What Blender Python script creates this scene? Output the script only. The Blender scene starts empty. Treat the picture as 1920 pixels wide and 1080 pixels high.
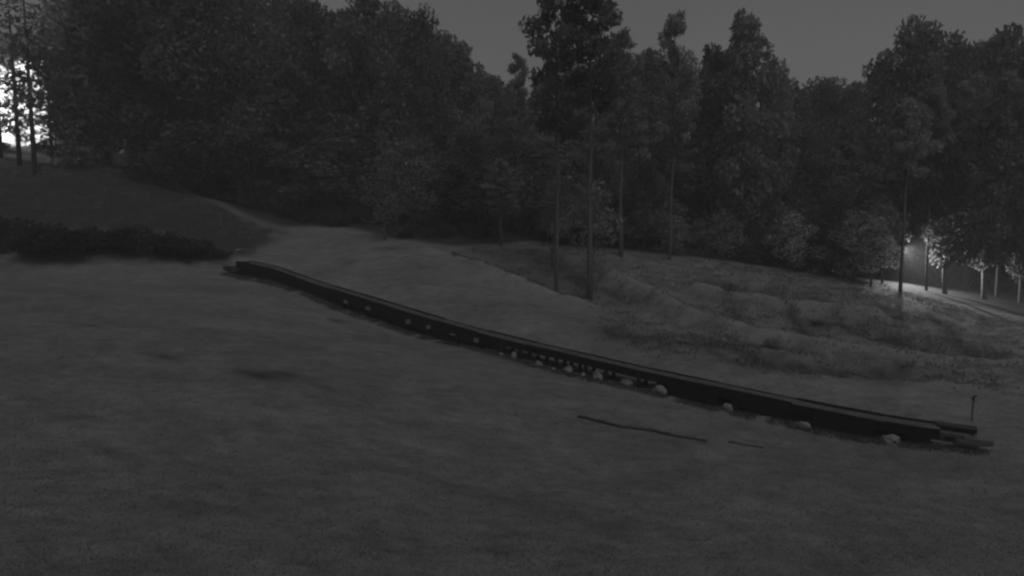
import bpy, bmesh, math, random
import numpy as np
from mathutils import Vector, Matrix, noise
random.seed(7)
rng = np.random.default_rng(7)
S = bpy.context.scene
R = math.radians

# ------------------------------------------------------------------ camera
PITCH = 5.0
F = 1144.0                       # focal length in pixels of the 1920 px wide photograph
cam_d = bpy.data.cameras.new('camera')
cam_d.sensor_width = 36.0
cam_d.lens = 36.0 * F / 1920.0
cam_d.clip_start = 0.1
cam_d.clip_end = 3000
cam = bpy.data.objects.new('camera', cam_d)
S.collection.objects.link(cam)
cam.location = (0, 0, 0)
cam.rotation_euler = (R(90 - PITCH), 0, 0)
S.camera = cam

# ------------------------------------------------------------------ sky, moonlight, exposure
SUN_EL, SUN_ROT = 58.0, 155.0
SKY_STRENGTH = 0.066
W = bpy.data.worlds.new('World'); S.world = W; W.use_nodes = True
nt = W.node_tree; nt.nodes.clear()
sky = nt.nodes.new('ShaderNodeTexSky'); sky.sky_type = 'NISHITA'; sky.sun_disc = False
sky.sun_elevation = R(SUN_EL); sky.sun_rotation = R(SUN_ROT)
sky.air_density = 1.0; sky.dust_density = 3.0
bw = nt.nodes.new('ShaderNodeRGBToBW')          # the night camera records grey only
bg = nt.nodes.new('ShaderNodeBackground'); bg.inputs['Strength'].default_value = SKY_STRENGTH
wo = nt.nodes.new('ShaderNodeOutputWorld')
nt.links.new(sky.outputs[0], bw.inputs[0]); wtc = nt.nodes.new('ShaderNodeTexCoord'); wn = nt.nodes.new('ShaderNodeTexNoise'); wn.inputs['Scale'].default_value = 2.2; wn.inputs['Detail'].default_value = 5
nt.links.new(wtc.outputs['Generated'], wn.inputs['Vector'])
wr = nt.nodes.new('ShaderNodeMapRange'); wr.inputs['From Min'].default_value = .3; wr.inputs['From Max'].default_value = .7; wr.inputs['To Min'].default_value = .84; wr.inputs['To Max'].default_value = 1.16
nt.links.new(wn.outputs[0], wr.inputs['Value'])
wm = nt.nodes.new('ShaderNodeMath'); wm.operation = 'MULTIPLY'; nt.links.new(bw.outputs[0], wm.inputs[0]); nt.links.new(wr.outputs[0], wm.inputs[1])
nt.links.new(wm.outputs[0], bg.inputs[0]); nt.links.new(bg.outputs[0], wo.inputs[0])

sun_d = bpy.data.lights.new('moonlight', 'SUN')
sun_d.energy = 1.0; sun_d.angle = R(30); sun_d.color = (1, 1, 1)
sun = bpy.data.objects.new('moonlight', sun_d); S.collection.objects.link(sun)
# comes from above and from behind the wood, a little from the right
az = R(SUN_ROT)
sdir = Vector((math.sin(az) * math.cos(R(SUN_EL)), math.cos(az) * math.cos(R(SUN_EL)), math.sin(R(SUN_EL))))
sun.rotation_euler = sdir.to_track_quat('Z', 'Y').to_euler()

S.view_settings.view_transform = 'Standard'
S.view_settings.look = 'None'
S.view_settings.gamma = 1.0
S.view_settings.use_curve_mapping = False
S.view_settings.exposure = -0.6
S.render.engine = 'CYCLES'
S.cycles.pixel_filter_type = 'BLACKMAN_HARRIS'
S.cycles.filter_width = 2.4          # the soft optics of a small night camera
S.cycles.max_bounces = 5
S.cycles.transparent_max_bounces = 4
S.cycles.volume_bounces = 0
S.cycles.sample_clamp_indirect = 2.0

# ------------------------------------------------------------------ helpers
cp, sp_ = math.cos(R(PITCH)), math.sin(R(PITCH))
def ray(px, py):
    u = (px - 960) / F; v = (540 - py) / F
    return np.array([u, cp + v * sp_, -sp_ + v * cp])
def at(px, py, Y):
    d = ray(px, py)
    return d * (Y / d[1])

def tag(o, label=None, cat=None, group=None, kind=None):
    if label: o['label'] = label
    if cat: o['category'] = cat
    if group: o['group'] = group
    if kind: o['kind'] = kind
    return o
def link(o, parent=None):
    S.collection.objects.link(o)
    if parent: o.parent = parent
    return o
def empty(name, loc=(0, 0, 0), rz=0.0, scale=(1, 1, 1)):
    o = bpy.data.objects.new(name, None); o.empty_display_size = 0.3
    o.location = loc; o.rotation_euler = (0, 0, rz); o.scale = scale
    return link(o)
def mesh_obj(name, verts, faces, mat, parent=None, smooth=False):
    me = bpy.data.meshes.new(name)
    me.from_pydata([tuple(v) for v in verts], [], faces)
    me.materials.append(mat)
    if smooth: me.polygons.foreach_set('use_smooth', [True] * len(me.polygons))
    me.update()
    return link(bpy.data.objects.new(name, me), parent)
def np_mesh(name, V, Fc, mat, smooth=False):
    """V (n,3), Fc (m,k) with a fixed number k of corners"""
    me = bpy.data.meshes.new(name)
    V = np.asarray(V, dtype=np.float32); Fc = np.asarray(Fc, dtype=np.int32)
    k = Fc.shape[1]
    me.vertices.add(len(V)); me.vertices.foreach_set('co', V.ravel())
    me.loops.add(Fc.size); me.loops.foreach_set('vertex_index', Fc.ravel())
    me.polygons.add(len(Fc))
    me.polygons.foreach_set('loop_start', np.arange(0, Fc.size, k, dtype=np.int32))
    me.polygons.foreach_set('loop_total', np.full(len(Fc), k, dtype=np.int32))
    if smooth: me.polygons.foreach_set('use_smooth', np.ones(len(Fc), dtype=bool))
    me.update(calc_edges=True)
    if mat: me.materials.append(mat)
    return me
class MB:
    def __init__(s): s.v = []; s.f = []
    def box(s, c, size, rot=None):
        b = len(s.v); c = Vector(c)
        for x in (-.5, .5):
            for y in (-.5, .5):
                for z in (-.5, .5):
                    p = Vector((x * size[0], y * size[1], z * size[2]))
                    if rot is not None: p = rot @ p
                    s.v.append(tuple(c + p))
        s.f += [tuple(b + i for i in q) for q in ((0, 1, 3, 2), (4, 6, 7, 5), (0, 4, 5, 1), (2, 3, 7, 6), (0, 2, 6, 4), (1, 5, 7, 3))]
    def tube(s, pts, rad, n=6, cap=True):
        pts = [Vector(p) for p in pts]; b = len(s.v); m = len(pts)
        for i, p in enumerate(pts):
            t = (pts[min(i + 1, m - 1)] - pts[max(i - 1, 0)])
            if t.length < 1e-6: t = Vector((0, 0, 1))
            t.normalize()
            a = t.cross(Vector((0, 0, 1)))
            if a.length < 0.1: a = t.cross(Vector((1, 0, 0)))
            a.normalize(); c = t.cross(a)
            r = rad[i] if hasattr(rad, '__len__') else rad
            for k in range(n):
                th = 2 * math.pi * k / n
                s.v.append(tuple(p + a * (r * math.cos(th)) + c * (r * math.sin(th))))
        for i in range(m - 1):
            for k in range(n):
                q = (k + 1) % n
                s.f.append((b + i * n + k, b + i * n + q, b + (i + 1) * n + q, b + (i + 1) * n + k))
        if cap:
            s.f.append(tuple(b + k for k in range(n))[::-1])
            s.f.append(tuple(b + (m - 1) * n + k for k in range(n)))
    def build(s, name, mat, parent=None, smooth=False):
        return mesh_obj(name, s.v, s.f, mat, parent, smooth)
    def mesh(s, name, mat, smooth=False):
        me = bpy.data.meshes.new(name); me.from_pydata(s.v, [], s.f); me.materials.append(mat)
        if smooth: me.polygons.foreach_set('use_smooth', [True] * len(me.polygons))
        me.update(); return me

# ------------------------------------------------------------------ materials (the camera sees infrared grey: all neutral)
def mat_new(name):
    m = bpy.data.materials.new(name); m.use_nodes = True
    n = m.node_tree; n.nodes.clear()
    out = n.nodes.new('ShaderNodeOutputMaterial')
    bs = n.nodes.new('ShaderNodeBsdfPrincipled')
    n.links.new(bs.outputs[0], out.inputs[0])
    return m, n, bs, out
def ramp(n, src, p0, c0, p1, c1):
    r = n.nodes.new('ShaderNodeMapRange')
    r.inputs['From Min'].default_value = p0; r.inputs['From Max'].default_value = p1
    r.inputs['To Min'].default_value = c0; r.inputs['To Max'].default_value = c1
    n.links.new(src, r.inputs['Value']); return r.outputs[0]
def math_n(n, op, a, b):
    m = n.nodes.new('ShaderNodeMath'); m.operation = op
    for i, x in enumerate((a, b)):
        if isinstance(x, (int, float)): m.inputs[i].default_value = x
        else: n.links.new(x, m.inputs[i])
    return m.outputs[0]
def noise_n(n, scale, detail=4, vec=None, rough=0.55, dist=0.0):
    t = n.nodes.new('ShaderNodeTexNoise'); t.inputs['Scale'].default_value = scale
    t.inputs['Detail'].default_value = detail; t.inputs['Roughness'].default_value = rough
    t.inputs['Distortion'].default_value = dist
    if vec is not None: n.links.new(vec, t.inputs['Vector'])
    return t.outputs[0]
def simple(name, a, b, scale=8.0, rough=0.75, bump=0.3, metallic=0.0, coord='Object', spec=0.3):
    m, n, bs, out = mat_new(name)
    tc = n.nodes.new('ShaderNodeTexCoord')
    f = noise_n(n, scale, 6, tc.outputs[coord])
    n.links.new(ramp(n, f, .3, a, .7, b), bs.inputs['Base Color'])
    bs.inputs['Roughness'].default_value = rough; bs.inputs['Metallic'].default_value = metallic
    bs.inputs['Specular IOR Level'].default_value = spec
    if bump:
        bn = n.nodes.new('ShaderNodeBump'); bn.inputs['Strength'].default_value = bump; bn.inputs['Distance'].default_value = .03
        n.links.new(f, bn.inputs['Height']); n.links.new(bn.outputs[0], bs.inputs['Normal'])
    return m
def leaf_mat(name, lo, hi, trans=0.35):
    m, n, bs, out = mat_new(name)
    geo = n.nodes.new('ShaderNodeNewGeometry'); oi = n.nodes.new('ShaderNodeObjectInfo')
    tc = n.nodes.new('ShaderNodeTexCoord')
    big = noise_n(n, .45, 3, tc.outputs['Object'])
    a = ramp(n, geo.outputs['Random Per Island'], 0, lo, 1, hi)
    b = math_n(n, 'MULTIPLY', a, ramp(n, big, .3, .7, .7, 1.3))
    c = math_n(n, 'MULTIPLY', b, ramp(n, oi.outputs['Random'], 0, .62, 1, 1.4))
    n.links.new(c, bs.inputs['Base Color']); bs.inputs['Roughness'].default_value = .7
    bs.inputs['Specular IOR Level'].default_value = .15
    tr = n.nodes.new('ShaderNodeBsdfTranslucent'); n.links.new(c, tr.inputs[0])
    mx = n.nodes.new('ShaderNodeMixShader'); mx.inputs[0].default_value = trans
    n.links.new(bs.outputs[0], mx.inputs[1]); n.links.new(tr.outputs[0], mx.inputs[2])
    n.links.new(mx.outputs[0], out.inputs[0])
    return m
M = {}
M['bark'] = simple('bark', .05, .11, 6, .9, .8)
M['pale_bark'] = simple('pale_bark', .10, .20, 6, .9, .8)
M['leaf'] = leaf_mat('broad_leaf', .11, .17, .45)
M['leaf_pale'] = leaf_mat('pale_leaf', .18, .32, .4)
M['needle'] = leaf_mat('needle', .14, .23, .5)
M['shrub'] = leaf_mat('shrub_leaf', .02, .045, .2)
M['weed'] = leaf_mat('weed_leaf', .08, .18, .3)
M['rubber'] = simple('belt_rubber', .035, .085, 3, .65, .25)
M['dark_metal'] = simple('dark_metal', .006, .016, 4, .8, .3, spec=.08)
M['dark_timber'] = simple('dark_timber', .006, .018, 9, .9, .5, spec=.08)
M['stone'] = simple('pale_footing', .10, .19, 5, .9, .8)
M['pale_metal'] = simple('pale_metal', .14, .22, 5, .5, .2)
M['plaster'] = simple('white_plaster', .68, .8, 3, .8, .2)
M['cladding'] = simple('grey_cladding', .3, .38, 5, .8, .2)
M['roof'] = simple('dark_roof', .06, .09, 6, .8, .3)
M['glass'] = simple('window_glass', .03, .04, 2, .1, 0)
M['hose'] = simple('hose_rubber', .015, .03, 6, .6, .1)

# ground: mown grass, rough weeds, forest floor and bare earth patches with painted shade bands and lit crests, mixed by attributes
def ground_mat():
    m, n, bs, out = mat_new('meadow')
    tc = n.nodes.new('ShaderNodeTexCoord'); P = tc.outputs['Object']
    def attr(nm):
        a = n.nodes.new('ShaderNodeAttribute'); a.attribute_name = nm; return a.outputs['Fac']
    mp = n.nodes.new('ShaderNodeMapping'); mp.inputs['Scale'].default_value = (.8, 1.25, 1); mp.inputs['Rotation'].default_value = (0, 0, R(-14))
    n.links.new(P, mp.inputs[0])
    big = noise_n(n, .35, 5, mp.outputs[0], .6, .4)
    mid = noise_n(n, 1.7, 6, mp.outputs[0], .65, .3)
    fine = noise_n(n, 16, 6, P, .75)
    g = ramp(n, big, .3, .098, .7, .150)
    g = math_n(n, 'MULTIPLY', g, ramp(n, mid, .32, .74, .68, 1.2))
    g = math_n(n, 'MULTIPLY', g, ramp(n, fine, .25, .6, .75, 1.4))
    rg = ramp(n, noise_n(n, .8, 6, mp.outputs[0], .7, .8), .35, .075, .65, .15)
    rg = math_n(n, 'MULTIPLY', rg, ramp(n, noise_n(n, 7, 5, P, .7), .25, .7, .75, 1.3))
    def mix(a, b, f):
        x = n.nodes.new('ShaderNodeMix'); x.data_type = 'FLOAT'
        n.links.new(f, x.inputs[0])
        for i, q in ((2, a), (3, b)):
            if isinstance(q, (int, float)): x.inputs[i].default_value = q
            else: n.links.new(q, x.inputs[i])
        return x.outputs[0]
    c = mix(g, rg, attr('rough'))
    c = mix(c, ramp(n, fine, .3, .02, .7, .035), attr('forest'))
    c = mix(c, ramp(n, mid, .3, .025, .7, .045), attr('earth_shade'))
    c = mix(c, ramp(n, mid, .3, .14, .7, .20), attr('crest_light'))
    n.links.new(c, bs.inputs['Base Color']); bs.inputs['Roughness'].default_value = .9
    bs.inputs['Specular IOR Level'].default_value = .1
    b1 = n.nodes.new('ShaderNodeBump'); b1.inputs['Strength'].default_value = .7; b1.inputs['Distance'].default_value = .05
    n.links.new(fine, b1.inputs['Height'])
    b2 = n.nodes.new('ShaderNodeBump'); b2.inputs['Strength'].default_value = .5; b2.inputs['Distance'].default_value = .25
    n.links.new(mid, b2.inputs['Height']); n.links.new(b1.outputs[0], b2.inputs['Normal'])
    n.links.new(b2.outputs[0], bs.inputs['Normal'])
    return m
M['ground'] = ground_mat()

# ------------------------------------------------------------------ terrain
CONV = [(430, 509, 0), (532, 534, 0), (586, 553, 0), (651, 583, 0), (705, 601, 0), (786, 630, 0), (860, 649, 0), (968, 674, 0), (1040, 694, 0), (1084, 705, 0), (1160, 723, 0),
        (1260, 745, 0), (1331, 761, 0), (1400, 775, 0), (1481, 790, 0), (1556, 807, 0), (1616, 817, 0), (1691, 829, 0), (1850, 842, 0)]
# the lift runs straight in plan: its near foot line
E0, E1 = at(430, 509, 43.5)[:2], at(1850, 842, 19.2)[:2]
line_dir = (E1 - E0) / np.linalg.norm(E1 - E0)
nrm = np.array([-line_dir[1], line_dir[0]]); nrm = nrm if nrm[1] > 0 else -nrm
def on_line(px, py, side=0.0):
    d = ray(px, py); return d * (((E0 + nrm * side) @ nrm) / (d[:2] @ nrm))
foot_line = [on_line(px, py) for px, py, _ in CONV]
ctrl = list(foot_line)
ctrl += [f + np.array([nrm[0] * 1.5, nrm[1] * 1.5, .06]) for f in foot_line[1:-1]]
for c in [(0, 1080, 9.5), (480, 1080, 9.9), (960, 1080, 10.4), (1440, 1080, 11.0), (1920, 1080, 11.7),
          (0, 900, 13), (480, 900, 14.2), (960, 900, 15.7), (1440, 900, 16.4), (1900, 900, 17),
          (0, 760, 17), (500, 760, 19), (960, 760, 22.2), (0, 620, 25), (300, 620, 26.8), (0, 500, 41), (250, 497, 42.5), (330, 495, 43.5),
          (960, 600, 34), (960, 530, 41), (800, 475, 46), (1090, 572, 40), (1300, 680, 28), (1500, 715, 26.5), (1750, 748, 25), (1900, 790, 22),
          (640, 500, 44), (760, 540, 39.5),
          (1300, 620, 35), (1500, 650, 34), (1700, 690, 31), (1900, 700, 29.5), (1300, 550, 44), (1600, 600, 39), (1850, 650, 35),
          (1300, 490, 50), (1600, 540, 46), (1850, 585, 43), (1920, 600, 42.5), (1160, 480, 50), (1000, 460, 52), (850, 455, 51), (600, 440, 52), (500, 440, 51.5),
          (430, 462, 48), (0, 420, 48), (200, 400, 50), (0, 300, 62), (200, 320, 60), (400, 380, 56), (350, 440, 47.5),
          (0, 276, 72), (100, 272, 72), (250, 300, 70), (500, 405, 70), (700, 405, 70), (900, 420, 70), (1200, 440, 70), (1500, 480, 70), (1900, 530, 66)]:
    ctrl.append(at(*c))
ctrl += [np.array(c, float) for c in [(-300, 400, 62), (0, 400, 55), (300, 400, 50), (100, 150, 12), (-20, -15, -5.2), (25, -15, -6.4), (0, 0, -5.8),
         (-70, 15, -1.5), (70, 15, -7.5), (-80, 60, 8), (75, 60, -6), (130, 140, 2), (-140, 140, 26), (0, 110, 8), (220, 10, -8), (-220, 10, 6)]]
ctrl = np.array(ctrl)
CS = 4.0
def phi(a, b):
    return np.sqrt(((a[:, None, :] - b[None, :, :]) ** 2).sum(-1) + CS)
A = np.zeros((len(ctrl) + 1,) * 2)
A[:-1, :-1] = phi(ctrl[:, :2], ctrl[:, :2]) + np.eye(len(ctrl)) * -0.02
A[-1, :-1] = A[:-1, -1] = 1
wts = np.linalg.solve(A, np.append(ctrl[:, 2], 0))
def base_z(xy):
    xy = np.atleast_2d(xy)
    out = np.empty(len(xy))
    for i in range(0, len(xy), 20000):
        out[i:i + 20000] = phi(xy[i:i + 20000], ctrl[:, :2]) @ wts[:-1] + wts[-1]
    return out
def hit0(px, py):
    d = ray(px, py); ts = np.linspace(6, 140, 1200)
    P = d[None, :] * (ts / d[1])[:, None]
    z = base_z(P[:, :2]); k = np.argmax(P[:, 2] < z)
    return P[k]
def seg_dist(P, line):
    """distance of points to a polyline"""
    best = np.full(len(P), 1e9)
    for a, b in zip(line[:-1], line[1:]):
        ab = b - a; t = np.clip(((P - a) @ ab) / (ab @ ab), 0, 1)
        best = np.minimum(best, np.linalg.norm(P - (a + t[:, None] * ab), axis=1))
    return best
def world_line(pts): return [hit0(*p)[:2] for p in pts]
ridges = [(world_line([(800, 474), (850, 482), (900, 500), (1000, 547), (1095, 577)]), .45, 1.0),
          (world_line([(1150, 525), (1220, 560), (1310, 605), (1440, 640), (1560, 665), (1700, 690)]), .8, .8),
          (world_line([(1310, 552), (1450, 580), (1640, 602)]), .85, .8),
          (world_line([(1640, 548), (1720, 578), (1850, 592), (1920, 618)]), .05, .8),
          (world_line([(330, 430), (470, 440)]), .1, .8)]
dips = [(world_line([(1362, 562), (1390, 598), (1418, 632)]), -.25, .4), (world_line([(1478, 588), (1510, 620), (1548, 652)]), -.25, .4),(world_line([(1640, 625), (1740, 650), (1840, 662)]), -.4, .9), (world_line([(1380, 668), (1520, 688), (1700, 702)]), -.35, .9),(world_line([(860, 472), (960, 500), (1060, 540)]), -.5, 1.4),
        (world_line([(1330, 535), (1500, 560), (1640, 580)]), -.35, 1.0),
        (world_line([(1380, 615), (1500, 630), (1640, 650)]), -.3, 1.0)]
def fbm(xy, sc, octv=3, seed=0.0):
    out = np.zeros(len(xy)); a = 1.0
    for o in range(octv):
        f = sc * 2 ** o
        out += a * np.array([noise.noise(Vector((x * f + seed, y * f, seed * 1.7 + o * 9.1))) for x, y in xy]); a *= .5
    return out
def full_z(xy, relief=True):
    xy = np.atleast_2d(xy); z = base_z(xy)
    for ln, h, w in ridges + dips:
        z += h * np.exp(-(seg_dist(xy, ln) / w) ** 2)
    return z
ny, nx = 430, 430
ys = np.concatenate([np.linspace(-18, 6, 20, endpoint=False), 6 + (np.linspace(0, 1, 330) ** 1.6) * 66, np.linspace(74, 420, 80)])
ny = len(ys)
ss = np.linspace(-1, 1, nx); ss = ss * (.75 + .25 * ss ** 2)
ss = np.sign(ss) * np.abs(ss) * 1.9
XX = ss[None, :] * (ys[:, None] * .72 + 26) * .8
YY = np.repeat(ys[:, None], nx, 1)
XY = np.stack([XX.ravel(), YY.ravel()], 1)
def inpoly(P, poly):
    c = np.zeros(len(P), bool); n = len(poly)
    for i in range(n):
        (x1, y1), (x2, y2) = poly[i], poly[(i + 1) % n]
        k = ((y1 > P[:, 1]) != (y2 > P[:, 1])) & (P[:, 0] < (x2 - x1) * (P[:, 1] - y1) / (y2 - y1 + 1e-12) + x1)
        c ^= k
    return c
rough_poly = world_line([(830, 480), (900, 503), (1000, 549), (1100, 580), (1150, 640), (1250, 668), (1400, 685), (1480, 705), (1700, 712), (1919, 740)]) + \
    [np.array((60., 26.)), np.array((60., 48.))] + world_line([(1900, 604), (1600, 522), (1230, 482), (1000, 456), (850, 466)])
bank_poly = world_line([(0, 428), (250, 436), (400, 468), (462, 480), (510, 450), (420, 392), (320, 352), (170, 315), (0, 292)]) + [np.array((-90., 66.)), np.array((-90., 44.))]
wood_poly = world_line([(170, 312), (330, 345), (430, 388), (520, 425), (640, 424), (760, 450), (850, 462), (1000, 452), (1230, 478), (1600, 518), (1750, 562), (1900, 592)]) + \
    [np.array(p, float) for p in ((75, 50), (400, 120), (400, 430), (-400, 430), (-60, 78))]
def smooth(mask, it):
    a = mask.reshape(ny, nx).astype(float)
    for _ in range(it):
        a[1:-1, 1:-1] = (a[1:-1, 1:-1] * 2 + a[:-2, 1:-1] + a[2:, 1:-1] + a[1:-1, :-2] + a[1:-1, 2:]) / 6
    return a.ravel()
m_rough = smooth(inpoly(XY, rough_poly), 6)
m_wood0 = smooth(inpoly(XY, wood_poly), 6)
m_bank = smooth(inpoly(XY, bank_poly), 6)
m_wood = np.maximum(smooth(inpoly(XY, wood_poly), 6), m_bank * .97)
n1 = fbm(XY, .13, 3, 3.3); n2 = fbm(XY, .9, 2, 8.8)
Z = full_z(XY) + n1 * .10 + n2 * (.03 + .16 * m_rough + .12 * m_bank)
earth_shade = np.zeros(len(XY))
for px, py, rx, ry, k in [(312, 668, .8, .5, .7), (485, 703, 1.0, .5, 1.0), (540, 705, .8, .35, .7), (632, 600, .6, .45, .85), (1600, 960, .5, .2, .35), (200, 850, .6, .3, .35), (700, 880, .6, .2, .3), (610, 730, .7, .3, .3),
                          (640, 1012, .35, .12, .5), (770, 1013, .35, .12, .6), (930, 1035, .4, .15, .6), (540, 995, .4, .1, .3), (1120, 982, .5, .15, .35),
                          (1295, 1012, .25, .1, .4), (470, 930, .5, .15, .25), (735, 466, 1.1, .5, .6)]:
    p = hit0(px, py)
    d = ((XY[:, 0] - p[0]) / rx) ** 2 + ((XY[:, 1] - p[1] + (XY[:, 0] - p[0]) * .25) / ry) ** 2
    earth_shade += k * np.exp(-d)
crest_light = np.zeros(len(XY))
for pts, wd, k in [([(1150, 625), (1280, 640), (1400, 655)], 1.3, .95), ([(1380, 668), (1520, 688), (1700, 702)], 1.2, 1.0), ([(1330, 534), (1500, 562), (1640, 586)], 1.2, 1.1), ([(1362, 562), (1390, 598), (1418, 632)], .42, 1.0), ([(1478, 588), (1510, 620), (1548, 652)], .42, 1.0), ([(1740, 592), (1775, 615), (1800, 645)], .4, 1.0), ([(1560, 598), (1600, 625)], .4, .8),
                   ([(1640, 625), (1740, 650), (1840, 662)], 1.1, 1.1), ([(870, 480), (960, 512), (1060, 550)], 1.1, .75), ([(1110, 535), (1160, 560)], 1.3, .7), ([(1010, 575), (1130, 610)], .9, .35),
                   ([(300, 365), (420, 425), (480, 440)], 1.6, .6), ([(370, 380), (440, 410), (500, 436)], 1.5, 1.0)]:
    earth_shade += k * np.exp(-(seg_dist(XY, world_line(pts)) / wd) ** 2) * np.clip(.7 + n2, .2, 1.2)  # dark bands: hollows, and diagonal trunk shadows painted into the bank colour
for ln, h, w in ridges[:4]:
    crest_light += .8 * np.exp(-((seg_dist(XY, ln) + .0) / .6) ** 2)  # crests painted paler, as if catching light
Z -= np.clip(earth_shade, 0, 1) * .04
V = np.column_stack([XY, Z])
idx = np.arange(ny * nx).reshape(ny, nx)
Fq = np.stack([idx[:-1, :-1], idx[:-1, 1:], idx[1:, 1:], idx[1:, :-1]], -1).reshape(-1, 4)
gme = np_mesh('ground', V, Fq, M['ground'], True)
for nm, arr in (('rough', np.clip(np.maximum(m_rough, m_bank), 0, 1)), ('forest', np.clip(m_wood, 0, 1)), ('earth_shade', np.clip(earth_shade, 0, 1)), ('crest_light', np.clip(crest_light, 0, .7))):
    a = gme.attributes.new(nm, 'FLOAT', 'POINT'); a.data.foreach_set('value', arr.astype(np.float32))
ground = link(bpy.data.objects.new('ground', gme)); ground['kind'] = 'structure'
from mathutils.bvhtree import BVHTree
tree_bvh = BVHTree.FromPolygons([tuple(v) for v in V], [tuple(f) for f in Fq.tolist()])
def gz(x, y):
    h = tree_bvh.ray_cast(Vector((x, y, 500)), Vector((0, 0, -1)))
    return h[0].z if h[0] else 0.0
def hit(px, py):
    h = tree_bvh.ray_cast(Vector((0, 0, 0)), Vector(ray(px, py)).normalized())
    return h[0]
def at_y(px, Y):      # ground point under the column px at distance Y
    X = (px - 960) / F * Y * 1.0
    for _ in range(4):
        z = gz(X, Y); depth = Y * cp - z * sp_; X = (px - 960) / F * depth
    return Vector((X, Y, gz(X, Y)))

# ------------------------------------------------------------------ foliage generators
def leaves(centers, radii, per, size, squash=.8, shell=.55, flat=0.0, seed=0, up=0.0):
    """clouds of small bent leaf sprays in and on ellipsoids; returns verts, tris"""
    g = np.random.default_rng(seed); Vs = []
    for c, r, k in zip(centers, radii, per):
        d = g.normal(size=(k, 3)); d /= np.linalg.norm(d, axis=1)[:, None]
        rr = (shell + (1.08 - shell) * g.random(k) ** .6)[:, None]
        p = np.asarray(c) + d * rr * np.array([r, r, r * squash])
        a = g.normal(size=(k, 3)); a[:, 2] *= (1 - flat); a /= np.linalg.norm(a, axis=1)[:, None]
        b = g.normal(size=(k, 3)); b[:, 2] *= (1 - flat); b -= (a * b).sum(1)[:, None] * a; b /= np.linalg.norm(b, axis=1)[:, None]
        s = size * (.5 + g.random(k))[:, None]
        q = np.stack([p - a * s, p + b * s * .45, p + a * s, p - b * s * .45], 1)
        q[:, 1] += d * s * .2; q[:, 3] += d * s * .2
        Vs.append(q.reshape(-1, 3))
    Vt = np.concatenate(Vs); Fc = np.arange(len(Vt)).reshape(-1, 4)
    return Vt, Fc
def limb_path(a, b, bend, g):
    a, b = np.array(a, float), np.array(b, float); mid = (a + b) / 2 + np.array([0, 0, -bend]) + g.normal(size=3) * .15
    return [tuple(a), tuple(mid), tuple(b)]
PROTO = {}
def proto_broad(seed, lowest=.12, n_lobe=60, leafmat='leaf', width=.25, H=20.0, leaf=.26, dens=170):
    """a broadleaf of height H and crown radius H*width"""
    g = np.random.default_rng(seed); RR = H * width
    tr = MB(); pts = [(0, 0, -.6)]; x = y = 0; q = H / 20
    for k in range(1, 7):
        x += g.normal() * .2 * q; y += g.normal() * .2 * q; pts.append((x, y, H * .86 * k / 6))
    tr.tube(pts, [.34 * q, .26 * q, .22 * q, .18 * q, .13 * q, .08 * q, .03 * q], 8)
    br = MB(); C = []; Rd = []
    for k in range(n_lobe):
        t = (k + .5) / n_lobe; h = lowest + (1 - lowest) * t
        prof = min(1, (1.02 - t) * 1.9) ** .6 * min(1, .55 + t * 2)
        ang = k * 2.4 + g.normal() * .4
        rad = RR * prof * (.40 + .68 * g.random()) * (1 if k % 4 else .4)
        r = RR * (.20 + .22 * g.random()) * (.75 + .35 * prof)
        c = (rad * math.cos(ang) + x * t, rad * math.sin(ang) + y * t, min(h * H, H - r * .5 * g.random()))
        C.append(c); Rd.append(r)
        base = np.array(pts[min(6, max(1, int(t * 5.5)))])
        br.tube(limb_path(base, c, .1, g), [.10 * q, .06 * q, .015 * q], 5)
    per = [int(dens * (r / (RR * .3)) ** 2) for r in Rd]
    Vt, Fc = leaves(C, Rd, per, leaf, .78, .45, seed=seed)
    return dict(trunk=tr.mesh('trunk', M['bark'], True), branches=br.mesh('branches', M['bark']), crown=np_mesh('crown', Vt, Fc, M[leafmat]), H=H, R=RR)
def proto_pine(seed, start=.5, leafmat='needle'):
    g = np.random.default_rng(seed); H = 20.0; RR = 3.4
    tr = MB(); x = y = 0; pts = [(0, 0, -.6)]
    for k in range(1, 9):
        x += g.normal() * .1; y += g.normal() * .1; pts.append((x, y, H * .97 * k / 8))
    tr.tube(pts, [.27, .22, .2, .18, .16, .14, .11, .07, .02], 8)
    br = MB(); C = []; Rd = []
    n = 26
    for k in range(n):
        t = (k + .5) / n; h = start + (1 - start) * t
        ang = k * 2.4 + g.normal() * .5
        L = RR * (.45 + .6 * g.random()) * (1.05 - .75 * t ** 2.2) * (.55 + .45 * min(1, t * 4))
        bx = x * h; by = y * h
        e = (bx + L * math.cos(ang), by + L * math.sin(ang), h * H + L * .12)
        br.tube(limb_path((bx, by, h * H - .2), e, -.1, g), [.07, .045, .02], 5)
        r = .65 + .55 * g.random()
        C.append(e); Rd.append(r)
        C.append((bx + .55 * L * math.cos(ang + .15), by + .55 * L * math.sin(ang + .15), h * H + .1)); Rd.append(r * .75)
    C.append((x, y, H - .5)); Rd.append(.8)
    for k in range(9):      # dead stubs on the bare bole
        h = .2 + .3 * g.random(); ang = g.random() * 6.28; L = .5 + g.random()
        br.tube([(x * h, y * h, h * H), (x * h + L * math.cos(ang), y * h + L * math.sin(ang), h * H + .1)], [.04, .01], 4)
    per = [int(150 * r * r) for r in Rd]
    Vt, Fc = leaves(C, Rd, per, .2, .6, .25, .2, seed=seed)
    return dict(trunk=tr.mesh('trunk', M['bark'], True), branches=br.mesh('branches', M['bark']), crown=np_mesh('crown', Vt, Fc, M[leafmat]), H=H, R=RR)
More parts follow.
